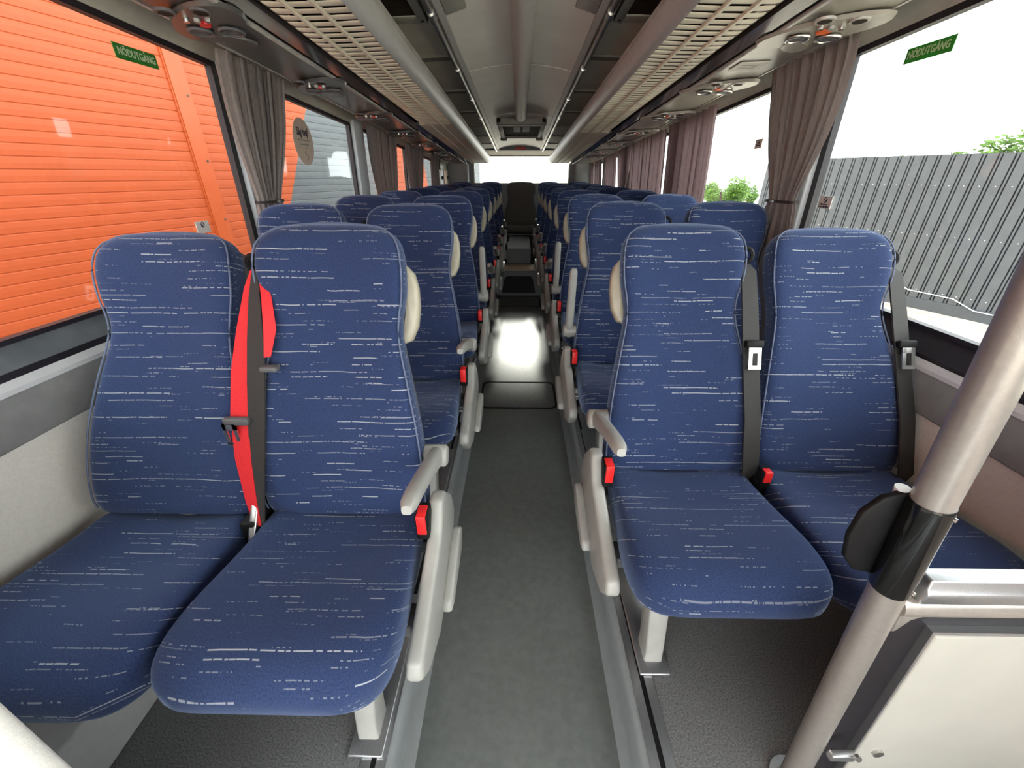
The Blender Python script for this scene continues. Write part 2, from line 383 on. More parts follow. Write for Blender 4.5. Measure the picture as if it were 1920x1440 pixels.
# sloping cream cove between the rear window and the ceiling
put('rear_cove', MB().loft([[(x, 7.28, 1.445), (x, 7.05, 1.50), (x, 6.93, zc(.66, 6.93)), (x, 7.1, 1.60)] for x in (-1.1, 1.1)]), 'handle_plastic', rw)
put('roof_band', MB().loft([[(x, 6.86, zc(.69, 6.86)), (x, 6.86, zc(.645, 6.86)), (x, 6.95, zc(.645, 6.95)), (x, 6.95, zc(.69, 6.95))] for x in (-.75, .75)]), 'wall_grey', rw)
put('brake_lamp', MB().box(-.07, .09, 6.845, 6.862, zc(.69, 6.86) - .035, zc(.69, 6.86) - .008), 'red', rw, bevel=.004)
wn = tag(thing('window_13', None, None), kind='structure')
put('pane', MB().box(-.72, .79, Y1 + .045, Y1 + .05, 1.05, 1.445), 'glass', wn)
put('frame_bar', MB().box(-.74, .81, Y1 - .012, Y1 + .01, 1.04, 1.062), 'handle_plastic', wn, bevel=.004)
put('frame_bar', MB().box(-.74, .81, Y1 - .012, Y1 + .01, 1.43, 1.45), 'handle_plastic', wn, bevel=.004)
for x in (-.73, .79): put('frame_bar', MB().box(x - .012, x + .012, Y1 - .012, Y1 + .01, 1.04, 1.45), 'handle_plastic', wn, bevel=.004)
fw = put('wall_front', MB().box(-1.2, 1.2, Y0 - .1, Y0, -.1, .05), 'wall_grey'); tag(fw, kind='structure')
put('front_header', MB().box(-1.2, 1.2, Y0 - .1, Y0, 1.78, 2.2), 'wall_grey', fw)
for s in (-1, 1): put('front_pillar', MB().box(s * 1.08, s * 1.2, Y0 - .1, Y0, .05, 1.78), 'wall_grey', fw)
wn = tag(thing('window_14', None, None), kind='structure'); put('pane', MB().box(-1.08, 1.08, Y0 - .055, Y0 - .05, .05, 1.78), 'clear_glass', wn)  # unseen windscreen opening, enlarged and kept clear to light the seats

# ------------------------------------------------------------------ ceiling
ce = MB(); sweep(ce, [(-1.22, .80), (1.22, .80), (1.22, .84), (-1.22, .84)], Y0 - .1, Y1 + .1)  # hidden slab over the panels, added to block light leaking through the joints
ce = put('ceiling', ce, 'ceil'); tag(ce, kind='structure')
ys = [Y0, -1.2, 0.15, 1.5, 2.90, 4.35, 5.62, 6.88]
for a, b in zip(ys[:-1], ys[1:]):
    mb = MB(); g = .004
    P = [(x, .700 - .045 * (x / .33) ** 2) for x in [i * .33 / 6 for i in range(-6, 7)]]
    P2 = P + [(x, z + .012) for x, z in reversed(P)]
    sweep(mb, P2, a + g, b - g); put('ceiling_panel', mb, 'ceil', ce, smooth=True)
for s in (-1, 1):
    ks = [Y0 + i * .72 for i in range(14)]; ks = [k for k in ks if k < 6.8] + [6.88]
    for a, b in zip(ks[:-1], ks[1:]):
        mb = MB(); P = [(s * .345, .668), (s * .55, .66), (s * .80, .625), (s * 1.06, .535)]
        sweep(mb, P + [(x, z + .012) for x, z in reversed(P)], a + .003, b - .003); put('side_panel', mb, 'ceil_side', ce, smooth=True)
        if a > 2.4:
            mb = MB(); P = [(s * .345, .660), (s * .55, .652), (s * .80, .617), (s * 1.02, .54)]
            sweep(mb, P + [(x, z + .015) for x, z in reversed(P)], a - .03, a + .03); put('roof_rib', mb, 'ceil_rib', ce)
    # rail channel
    mb = MB(); sweep(mb, [(s * .318, .652), (s * .352, .646), (s * .366, .660), (s * .366, .675), (s * .318, .675)], Y0, 6.85)
    put('rail_channel', mb, 'ceil_rib', ce)
    mb = MB(); sweep(mb, [(s * .296, .655), (s * .322, .648), (s * .322, .672), (s * .296, .672)], Y0, 6.85)
    put('channel_edge', mb, 'rim', ce)
# round air duct under the roof
dk = thing('air_duct', 'long round grey tube under the middle of the ceiling', 'duct', (.008, 1.0, zc(.69, 1.0)))
mb = MB(); a0, a1 = .0 - 2.2, 4.30
n = 14; P = [(.050 * math.cos(PI + PI * i / n), .684 - .012 + .050 * math.sin(PI + PI * i / n)) for i in range(n + 1)] + [(.050, .69), (-.050, .69)]
mb.loft([[(x, y - 1.0, zc(z, y) - zc(.69, 1.0)) for x, z in P] for y in (a0, a1)]); put('tube', mb, 'duct', dk, smooth=True)
put('end_cap', MB().loft([[(x * k, a1 - 1.0 + d, zc(.69 + (z - .69) * k, a1) - zc(.69, 1.0)) for x, z in P] for k, d in ((1.0, 0), (.92, .012))]), 'duct', dk, smooth=True)
# hand rails
for s, lb in ((-1, 'left'), (1, 'right')):
    hr = thing('ceiling_handrail', 'slim metal handrail fixed along the ceiling, %s of the aisle' % lb, 'handrail', (s * .335, 2, zc(.63, 2)), 'ceiling handrails')
    L = lambda x, y, z: (x - s * .335, y - 2, zc(z, y) - zc(.63, 2))
    put('rail', MB().tube([L(s * .336, y, .630) for y in (Y0 + .1, 2, 6.83)], .011, 10), 'steel', hr, smooth=True)
    y = -1.6
    while y < 6.9:
        mb = MB(); mb.tube([L(s * .336, y - .035, .630), L(s * .336, y + .035, .630)], .015, 10)
        mb.tube([L(s * .336, y, .632), L(s * .345, y, .668)], .008, 8); put('bracket', mb, 'steel', hr, smooth=True); y += .72
    # olive padded plate next to the rail, dark recessed panel over the rack
    pd = thing('ceiling_pad', 'olive grey padded plate on the ceiling beside the %s handrail' % lb, 'panel', (s * .255, 1.5, zc(.65, 1.5)), 'ceiling pads')
    mb = MB(); mb.loft([[(s * (x - .255), y - 1.5, zc(z, y) - zc(.65, 1.5)) for x, z in ((.212, .676), (.294, .654), (.294, .666), (.212, .69))] for y in (.6, 2.08)]); put('plate', mb, 'olive_pad', pd, bevel=.004)
    dh = thing('roof_vent_panel', 'dark recessed roof vent in a grey frame above the %s rack' % lb, 'vent', (s * .5, 1.5, zc(.65, 1.5)), 'roof vent panels')
    Q = lambda x, y, z: (s * (x - .5), y - 1.5, zc(z, y) - zc(.65, 1.5))
    put('vent_mesh', MB().loft([[Q(x, y, z) for x, z in ((.40, .648), (.62, .640), (.62, .652), (.40, .66))] for y in (.55, 2.06)]), 'dark_hatch', dh)
    for x0, x1, y0, y1 in ((.372, .405, .5, 2.12), (.615, .655, .5, 2.12), (.372, .655, 2.05, 2.12), (.372, .655, .5, .56)):
        put('vent_frame', MB().loft([[Q(x, y, z) for x, z in ((x0, .643), (x1, .638), (x1, .655), (x0, .662))] for y in (y0, y1)]), 'olive_pad', dh, bevel=.003)
    for x, y in ((.39, 2.085), (.63, 2.085)): put('screw', MB().disc(Q(x, y, .641), (0, 0, -1), .006, .003, 10), 'black', dh)
# roof hatch with its two grips
rh = thing('roof_hatch', 'dark roof escape hatch in a brown frame with two round grips', 'hatch', (.016, 5.0, zc(.69, 5.0)))
Q = lambda x, y, z: (x, y - 5.0, zc(z, y) - zc(.69, 5.0))
put('hatch_panel', MB().loft([[Q(x, y, z) for x, z in ((-.20, .655), (.20, .655), (.20, .668), (-.20, .668))] for y in (4.56, 5.5)]), 'dark_hatch', rh)
for x0, x1, y0, y1, z in ((-.235, .235, 4.50, 4.60, .630), (-.235, -.19, 4.50, 5.55, .640), (.19, .235, 4.50, 5.55, .640), (-.235, .235, 5.50, 5.56, .640)):
    put('hatch_frame', MB().loft([[Q(x, y, q) for x, q in ((x0, z), (x1, z), (x1, .69), (x0, .69))] for y in (y0, y1)]), 'ceil_rib', rh, bevel=.008)
for x in (-.045, .05): put('hatch_label', MB().loft([[Q(x + a, y, .6535) for a in (-.035, .035)] + [Q(x + a, y, .6545) for a in (.035, -.035)] for y in (4.8, 5.15)]), 'shell', rh)
for x, m in ((-.205, 'black'), (.215, 'sticker_tan')):
    g = put('grip', MB().tube([Q(x, 5.62, .69), Q(x, 5.62, .625)], [.040, .034], 14), m, rh, smooth=True); put('grip_cap', MB().tube([Q(x, 5.62, .652), Q(x, 5.62, .632)], [.041, .041], 14), 'ceil_rib', g, smooth=True)

# ------------------------------------------------------------------ luggage racks
def rack(s):
    lb = 'left' if s < 0 else 'right'
    rk = thing('luggage_rack', 'cream slatted overhead luggage rack along the %s windows' % lb, 'luggage rack', (s * .6, 2, zc(.47, 2)), 'overhead luggage racks')
    ox, oy, oz = s * .6, 2, zc(.47, 2)
    def SW(poly, y0, y1, m, name, **k):
        mb = MB(); mb.loft([[(s * x - ox, y - oy, zc(z, y) - oz) for x, z in poly] for y in (y0, y1)]); return put(name, mb, m, rk, **k)
    end = 6.72
    slat_end = 3.35 if s < 0 else 3.75
    # near-black sheet above the slats, shade of the gaps put into its colour
    SW([(.452, .522), (.72, .520), (.72, .528), (.452, .530)], Y0, end, 'rack_gap_shade', 'slat_gap_shade')
    y = .95; pitch = .046; k = 0
    P = [(.468, .4765), (.478, .4735), (.55, .4722), (.63, .4712), (.678, .4712), (.690, .4740), (.690, .4755), (.63, .4730), (.55, .4740), (.468, .4780)]
    Pt = MB().loft([[(s * x - ox, dy, z - .47 - TAU * dy + e) for x, z in P] for dy, e in ((0, .0012), (.004, .0), (.021, .0), (.025, .0008))]).mesh('slat', smooth=True)
    while y < slat_end:
        link('slat', Pt, 'grille', rk, (0, y - oy, zc(.47, y) - oz)); y += pitch
    SW([(.466, .4745), (.706, .4700), (.706, .49), (.466, .494)], Y0, .94, 'grille', 'plain_panel')
    ye = slat_end
    while ye < end - .1:
        y2 = min(ye + .75, end); SW([(.466, .4745), (.706, .4700), (.706, .49), (.466, .494)], ye + .003, y2 - .003, 'grille', 'plain_panel'); ye = y2
    for x in (.548, .628): SW([(x - .0045, .4655), (x + .0045, .4655), (x + .0045, .476), (x - .0045, .476)], .9, end, 'grille', 'lengthwise_rib')
    # rim along the aisle edge
    R = [(.470, .4705), (.462, .462), (.452, .464), (.436, .487), (.424, .513), (.421, .528), (.427, .537), (.438, .537), (.446, .527), (.462, .502)]
    SW(R, Y0, end, 'rim', 'rim', smooth=True)
    SW([(.4185, .524), (.424, .520), (.428, .530), (.424, .540), (.418, .536)], Y0, end, 'lip', 'rim_lip', smooth=True)
    # glossy strip between slats and service panel
    SW([(.706, .466), (.752, .457), (.754, .463), (.71, .486)], Y0, end, 'gloss_trim' , 'gloss_strip')
    SW([(.757, .462), (.772, .462), (.772, .47), (.757, .47)], Y0, end, 'rack_gap_shade', 'shadow_gap')
    SW([(.770, .454), (.784, .451), (.784, .462), (.770, .462)], Y0, end, 'lip', 'panel_lip', bevel=.002)
    m = 'psu_panel_shaded' if s < 0 else 'psu_panel_lit'
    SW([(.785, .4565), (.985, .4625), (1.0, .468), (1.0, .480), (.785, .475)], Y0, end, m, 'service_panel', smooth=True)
    SW([(.988, .459), (1.002, .462), (1.002, .474), (.988, .472)], Y0, end, 'lip', 'outer_lip', bevel=.002)
    SW([(.42, .53), (.47, .50), (.44, .54)], end - .004, end + .03, 'rim', 'end_cap')
    SW([(.46, .47), (1.0, .462), (1.0, .52), (.46, .53)], end, end + .03, 'handle_plastic', 'end_plate', bevel=.008)
    return rk
rack(-1); rack(1)

# reading-light and air-vent units under the racks
def vent_unit(s, y, lb, red):
    sl = .0055 / .2
    u = thing('overhead_service_unit', lb, 'vent unit', (s * .885, y, zc(.456, y)), 'overhead vent and light units')
    u.rotation_euler = (math.atan(TAU), 0, PI)
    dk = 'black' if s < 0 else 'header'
    put('base_plate', MB().disc((0, 0, .0), (0, 0, -1), .088, .010, 28, ry=.175), 'psu_panel_shaded' if s < 0 else 'psu_panel_lit', u, smooth=True)
    for x, yy in ((-.045, -.025), (.045, -.025)):
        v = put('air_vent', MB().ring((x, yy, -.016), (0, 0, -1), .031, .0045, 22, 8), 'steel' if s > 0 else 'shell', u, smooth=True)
        mb = MB(); mb.disc((x, yy, -.010), (0, 0, -1), .030, .002, 18); put('vent_disc', mb, 'black', v)
        for k in (-.012, 0, .012): put('vent_blade', MB().box(x - .026, x + .026, yy + k - .002, yy + k + .002, -.018, -.011), 'shell', v)
    put('call_button', MB().disc((0, .02, -.010), (0, 0, -1), .014, .006, 16, ry=.020), red, u, smooth=True)
    for x in (-.03, 0, .03): put('switch', MB().disc((x, .052, -.009), (0, 0, -1), .0085, .009, 12), 'steel' if x else 'plastic', u, smooth=True)
    for x in (-.045, .05):
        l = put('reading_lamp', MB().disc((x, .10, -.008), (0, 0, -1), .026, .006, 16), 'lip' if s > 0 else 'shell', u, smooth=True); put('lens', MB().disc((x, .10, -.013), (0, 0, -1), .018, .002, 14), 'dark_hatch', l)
    put('speaker_cover', MB().disc((0, -.120, -.006), (0, 0, -1), .060, .006, 22, ry=.036), 'psu_panel_lit' if s > 0 else 'psu_panel_shaded', u, smooth=True)
OR = ['first', 'second', 'third', 'fourth', 'fifth', 'sixth', 'seventh', 'eighth']
for i in range(7): vent_unit(-1, 1.48 + .715 * i, 'dark vent and lamp unit with red button, %s from the front under the left rack' % OR[i], 'red')
for i in range(7): vent_unit(1, 1.56 + .68 * i, 'grey vent and lamp unit with orange button, %s from the front under the right rack' % OR[i], 'orange_button')
lbl = thing('paper_label', 'small cream paper label stuck under the right rack', 'label', (.865, 1.93, zc(.4575, 1.93)))
put('paper', MB().box(-.055, .055, -.055, .055, -.003, -.001), 'paper', lbl, rot=(math.atan(-TAU), math.atan(-.03), 0))
for k in (-.02, .0, .02): put('print_line', MB().box(-.035, .03, k - .003, k + .003, -.0036, -.003), 'wall_grey', lbl, rot=(math.atan(-TAU), math.atan(-.03), 0))

# ------------------------------------------------------------------ seats
LB = .70
BST = [(0, .200, .070, .0), (.02, .204, .100, .004), (.10, .203, .112, .014), (.22, .191, .112, .018), (.34, .170, .102, .012), (.43, .153, .092, .003), (.48, .153, .092, .001),
       (.54, .165, .100, .008), (.60, .168, .104, .014), (.645, .162, .098, .012), (.670, .148, .084, .006), (.687, .124, .064, .0), (.696, .092, .044, -.006), (.700, .050, .024, -.01)]
def backrest_mesh():
    mb = MB(); mb.uv = []; rings = []; N = 40
    ts = [LB * (i / 30) for i in range(28)] + [.640, .652, .664, .674, .683, .690, .695, .698, .700]; ts = sorted(set(round(t, 4) for t in ts))
    for t in ts:
        _, wv, d, fw = sample(BST, t); ring = []
        for j in range(N):
            a = 2 * PI * j / N; c, s_ = math.cos(a), math.sin(a)
            x = wv * math.copysign(abs(c) ** .42, c); yy = d / 2 * math.copysign(abs(s_) ** .55, s_)
            if s_ < 0: yy += .028 * (1 - (x / wv) ** 2) * min(1, t / .05) * min(1, (LB - t) / .06)
            ring.append((x, yy - fw, t)); mb.uv.append((x * 1.0 + (.0 if s_ < 0 else .5) + (yy * .8 if abs(x) > wv * .97 else 0), t))
        rings.append(ring)
    mb.loft(rings); return mb.mesh('backrest', smooth=True)
def piping_mesh():
    mb = MB(); pts = []
    ts = [.01 + (.70 - .01) * i / 40 for i in range(39)] + [.685, .692, .697]
    for t in sorted(ts):
        _, wv, d, fw = sample(BST, t); pts.append((-wv * .992, -d * .30 - fw, t))
    top = [(-.03, -.004, .7015), (.03, -.004, .7015)]
    mb.tube(pts + top + [(-x, y, z) for x, y, z in reversed(pts)], .0022, 6); return mb.mesh('piping', smooth=True)
def shell_mesh():
    mb = MB(); rings = []
    for t in [.03 + i * .63 / 14 for i in range(15)]:
        _, wv, d, fw = sample(BST, t); wv *= .965
        rings.append([(x * wv, d / 2 - fw + yy, t) for x, yy in ((-1, -.02), (-.97, .010), (-.8, .022), (0, .026), (.8, .022), (.97, .010), (1, -.02), (.8, -.02), (0, -.02), (-.8, -.02))])
    mb.loft(rings); return mb.mesh('back_shell', smooth=True)
CST = [(-.03, .178, .345, .425), (.0, .190, .325, .438), (.08, .197, .312, .442), (.18, .204, .318, .450), (.27, .211, .326, .458), (.33, .210, .332, .457), (.365, .203, .338, .450), (.390, .190, .347, .438), (.408, .168, .358, .422), (.418, .140, .372, .404)]
def cushion_mesh():
    mb = MB(); mb.uv = []; rings = []; N = 36
    ts = [-.03 + i * .448 / 26 for i in range(24)] + [.378, .39, .40, .408, .414, .418]; ts = sorted(set(round(t, 4) for t in ts))
    for t in ts:
        _, wv, zb, zt = sample(CST, t); ring = []; zm = (zb + zt) / 2; h = (zt - zb) / 2
        for j in range(N):
            a = 2 * PI * j / N; c, s_ = math.cos(a), math.sin(a)
            x = wv * math.copysign(abs(c) ** .36, c); zz = h * math.copysign(abs(s_) ** .46, s_)
            if s_ > 0: zz -= .034 * (1 - (x / wv) ** 2) * max(0, min(1, (.38 - t) / .24))
            ring.append((x, -t, zm + zz)); mb.uv.append((x, 3 + t + (zt - (zm + zz)) * .9))
        rings.append(ring)
    mb.loft(rings); return mb.mesh('cushion', smooth=True)
M_BACK, M_PIPE, M_SHELL, M_CUSH = backrest_mesh(), piping_mesh(), shell_mesh(), cushion_mesh()

def sided(fn, s, name, **k):
    mb = fn()
    if s < 0: mb.mirror()
    return mb.mesh(name, **k)
def side_panel_mb():
    P = [(-.052, .503), (-.012, .500), (.055, .43), (.078, .36), (.02, .275), (-.20, .238), (-.30, .280), (-.348, .335), (-.333, .366), (-.20, .405), (-.10, .435), (-.085, .450)]
    return MB().prism(P, lambda y, z: (.192, y, z), lambda y, z: (.226, y, z))
def lever_mb():
    P = [(.03, .335), (.055, .31), (.02, .262), (-.13, .245), (-.165, .262), (-.15, .285), (-.02, .325)]
    return MB().prism(P, lambda y, z: (.170, y, z), lambda y, z: (.195, y, z))
def arm_mb():        # along -y from the pivot at the origin, a smooth drooping grip
    rings = []
    for t, hw, hh, dz in ((-.028, .010, .014, 0), (-.020, .016, .022, 0), (0, .018, .026, 0), (.05, .018, .023, .004), (.14, .0175, .018, .008), (.23, .017, .0165, .008), (.272, .016, .015, .004), (.288, .010, .009, .0)):
        rings.append([(hw * math.copysign(abs(math.cos(a)) ** .7, math.cos(a)), -t, dz + hh * math.copysign(abs(math.sin(a)) ** .7, math.sin(a))) for a in [2 * PI * j / 14 for j in range(14)]])
    return MB().loft(rings)
def pivot_mb(): return MB().tube([(-.026, 0, 0), (-.020, 0, 0), (.03, 0, 0)], [.022, .028, .028], 16)
def buckle_mb(): return MB().box(.218, .246, -.108, -.060, .440, .508)
def button_mb(): return MB().box(.2215, .2425, -.1115, -.072, .458, .5105)
def buckle2_mb(): return MB().box(.654, .680, -.075, -.040, .415, .466)
def button2_mb(): return MB().box(.657, .677, -.078, -.056, .434, .468)
def leg_mb():
    return MB().loft([[(x, y, z) for x, y in ((.335 - k, -.30 + d), (.385 + k * .4, -.30 + d), (.385 + k * .4, -.235 + d), (.335 - k, -.235 + d))] for z, k, d in ((.004, .0, -.01), (.05, -.002, -.005), (.34, .004, .05))])
def foot_mb(): return MB().box(.318, .398, -.34, .06, .004, .014)
def beam_mb(): return MB().box(.24, 1.085, -.24, -.18, .29, .325)
def beam2_mb(): return MB().box(.24, 1.085, -.02, .04, .29, .330)
def wallbr_mb(): return MB().box(1.06, 1.105, -.26, .06, .20, .33)
def hinge_mb(): return MB().box(.652, .690, -.06, .09, .31, .43)
def handle_mb():     # grab handle behind the aisle shoulder (backrest space)
    O = [(-.120, .618), (-.158, .612), (-.176, .592), (-.185, .560), (-.187, .515), (-.181, .465), (-.165, .430), (-.140, .420)]
    I = [(-.130, .44), (-.150, .455), (-.158, .50), (-.158, .55), (-.150, .585), (-.120, .60)]
    return MB().loft([[(x * k, y, z) for x, z in O + I] for y, k in ((.022, .97), (.030, 1.0), (.052, 1.0), (.060, .97))])
def belt_black_mb():  # outer shoulder of a seat (backrest space): loop and webbing
    return MB().ribbon([(.176, .0, .600), (.182, -.030, .565), (.186, -.040, .46), (.188, -.055, .30), (.192, -.068, .15), (.194, -.065, .0), (.190, -.03, -.05)], [.034, .046, .050, .050, .050, .050, .04], [(1, .18, 0)] * 7)
def belt_guide_mb(): return MB().ring((.178, -.008, .612), (.5, .8, .2), .022, .006, 16, 6)
def tongue_mb():
    mb = MB(); mb.box(.166, .214, -.070, -.046, .352, .372); return mb
def tongue_plate_mb():
    mb = MB()
    for b in ((.172, .182, .300, .352), (.196, .206, .300, .352), (.172, .206, .293, .303), (.172, .206, .337, .352)): mb.box(b[0], b[1], -.0705, -.0665, b[2], b[3])
    return mb
SM = {}
for s in (1, -1):
    SM[s] = dict(side_panel=sided(side_panel_mb, s, 'side_panel', bevel=.010, seg=3), lever=sided(lever_mb, s, 'recline_lever', bevel=.007, seg=2), arm=sided(arm_mb, s, 'armrest', smooth=True), pivot=sided(pivot_mb, s, 'pivot', smooth=True),
        buckle=sided(buckle_mb, s, 'buckle', bevel=.003), button=sided(button_mb, s, 'buckle_button', bevel=.002), buckle2=sided(buckle2_mb, s, 'buckle', bevel=.003), button2=sided(button2_mb, s, 'buckle_button', bevel=.002),
        leg=sided(leg_mb, s, 'leg', bevel=.006), foot=sided(foot_mb, s, 'foot', bevel=.003), beam=sided(beam_mb, s, 'seat_beam', bevel=.006), beam2=sided(beam2_mb, s, 'seat_beam', bevel=.006), wallbr=sided(wallbr_mb, s, 'wall_bracket', bevel=.006), hinge=sided(hinge_mb, s, 'hinge_plate', bevel=.006),
        handle=sided(handle_mb, s, 'grab_handle', bevel=.004), belt=sided(belt_black_mb, s, 'seat_belt', smooth=True), guide=sided(belt_guide_mb, s, 'belt_guide', smooth=True), tongue=sided(tongue_mb, s, 'belt_tongue', bevel=.004), plate=sided(tongue_plate_mb, s, 'tongue_plate'))
AX, WX = .450, .880          # seat centres measured from the middle of the bus

def double_seat(s, row, y, rec, arm_up, label):
    d = SM[s]; root = thing('double_seat', label, 'seat', ((.008 if s > 0 else .020), y, 0), 'double seats along the aisle')
    for k, cx in enumerate((AX, WX)):
        r = -math.radians(rec[k])
        dx = dy = dz = 0
        if s < 0 and row == 0 and k == 1: dy, dz, dx = -.012, -.012, .006
        b = link('backrest', M_BACK, 'fabric', root, (s * cx, .025 + dy, .405), (r, 0, 0))
        link('piping', M_PIPE, 'piping', b); link('back_shell', M_SHELL, 'shell', b)
        if k == 0: link('grab_handle', d['handle'], 'handle_plastic', b)
        link('cushion', M_CUSH, 'fabric', root, (s * cx + s * dx, dy, dz))
        if (row == 0 and s > 0) or (row > 0 and k == 0):
            bl = link('seat_belt', d['belt'], 'belt_black', b); link('belt_guide', d['guide'], 'black', bl)
            link('belt_tongue', d['tongue'], 'black', bl); link('tongue_plate', d['plate'], 'steel', bl)
    p = link('side_panel', d['side_panel'], 'plastic', root); link('recline_lever', d['lever'], 'plastic', p)
    a = link('armrest', d['arm'], 'plastic', root, (s * .222, .065, .545), (math.radians(-82 if arm_up else -17), 0, 0)); link('pivot', d['pivot'], 'plastic', a)
    q = link('buckle', d['buckle'], 'black', root); link('buckle_button', d['button'], 'red', q)
    if (s, row) != (-1, 0): q = link('buckle', d['buckle2'], 'black', root); link('buckle_button', d['button2'], 'red', q)
    g = link('leg', d['leg'], 'plastic', root); link('foot', d['foot'], 'alu', g)
    link('seat_beam', d['beam'], 'shell', root); link('seat_beam', d['beam2'], 'shell', root); link('wall_bracket', d['wallbr'], 'shell', root); link('hinge_plate', d['hinge'], 'black', root)
    return root
ROWW = ['front', 'second', 'third', 'fourth', 'fifth', 'sixth', 'seventh', 'eighth and rearmost']
EXT = {-1: {0: ' with a red belt', 1: ', armrest lowered', 2: ', armrest raised'}, 1: {0: ', armrest lowered', 1: ', armrest raised', 2: ', armrest raised'}}
SEATS = {}
for s in (-1, 1):
    for row in range(8):
        y = (.76 if s < 0 else .94) + .752 * row
        up = (row == 2) if s < 0 else (row in (1, 2))
        rec = ((17, 24) if s < 0 else (23, 26)) if row == 0 else (18, 18)
        lb = 'blue striped double seat, %s row %s of the aisle%s' % (ROWW[row], 'left' if s < 0 else 'right', EXT[s].get(row, ''))
        SEATS[s, row] = double_seat(s, row, y, rec, up, lb)
# red and black belts hanging between the two front left seats
fs = SEATS[-1, 0]
pts = [(-.634, .182, .978), (-.647, .167, .942), (-.664, .130, .851), (-.678, .093, .758), (-.683, .054, .663), (-.680, .015, .567), (-.666, -.024, .469), (-.653, -.047, .413)]
b = put('seat_belt', MB().ribbon(pts, [.012, .018, .034, .046, .050, .046, .032, .022], [(1, -.2, 0)] * 8), 'belt_red', fs, smooth=True); b['label'] = 'red seat belt webbing'
put('belt_tongue', MB().box(-.712, -.652, .030, .048, .650, .668), 'shell', b, bevel=.004)
mb = MB()
for q in ((-.716, -.708, .598, .655), (-.692, -.684, .598, .655), (-.716, -.684, .592, .602), (-.716, -.684, .638, .655)): mb.box(q[0], q[1], .030, .034, q[2], q[3])
put('tongue_plate', mb, 'steel', b)
pts = [(-.615, .160, .982), (-.620, .139, .925), (-.625, .106, .834), (-.631, .072, .741), (-.637, .037, .645), (-.644, .001, .546), (-.648, -.035, .445), (-.648, -.049, .406)]
put('seat_belt', MB().ribbon(pts, [.014, .030, .044, .048, .046, .040, .030, .024], [(1, -.2, 0)] * 8), 'belt_black', fs, smooth=True)
pts = [(-.608, .170, .980), (-.590, .135, .929), (-.586, .108, .861), (-.596, .087, .803)]
b = put('seat_belt', MB().ribbon(pts, [.012, .020, .026, .014], [(1, .5, 0)] * 4), 'belt_red', fs, smooth=True); b['label'] = 'red belt end tucked behind the seat'
put('belt_tongue', MB().box(-.608, -.568, .060, .082, .775, .788), 'shell', b, bevel=.004)
put('belt_guide', MB().ring((-.622, .185, .990), (.2, 1, .3), .022, .008, 16, 6), 'black', fs, smooth=True)

put('belt_anchor', MB().prism([(-.10, .36), (-.075, .36), (-.005, .455), (-.03, .462)], lambda y, z: (-.668, y, z), lambda y, z: (-.650, y, z)), 'steel', fs, bevel=.003)

# rear bench of five
rb = thing('rear_bench', 'row of five dark blue seats across the back under the rear window', 'bench', (0, 6.75, 0))
for i in range(5):
    x = -.88 + .445 * i + (.015 if i == 2 else 0)
    me = M_BACK
    if i == 2: me = M_BACK.copy(); me.materials.clear()
    b = link('backrest', me, 'centre_fabric_glare_dark' if i == 2 else 'fabric', rb, (x, .025, .40), (-math.radians(14), 0, 0)); link('piping', M_PIPE, 'piping', b); link('back_shell', M_SHELL, 'shell', b)
    if i == 2: b.scale = (1.32, 1, 1)
    mc = M_CUSH
    if i == 2: mc = M_CUSH.copy(); mc.materials.clear()
    link('cushion', mc, 'centre_fabric_glare_dark' if i == 2 else 'fabric', rb, (x, 0, .06 if i == 2 else 0))
put('bench_base', MB().box(-1.1, 1.1, -.36, .12, .0, .33), 'shell', rb)

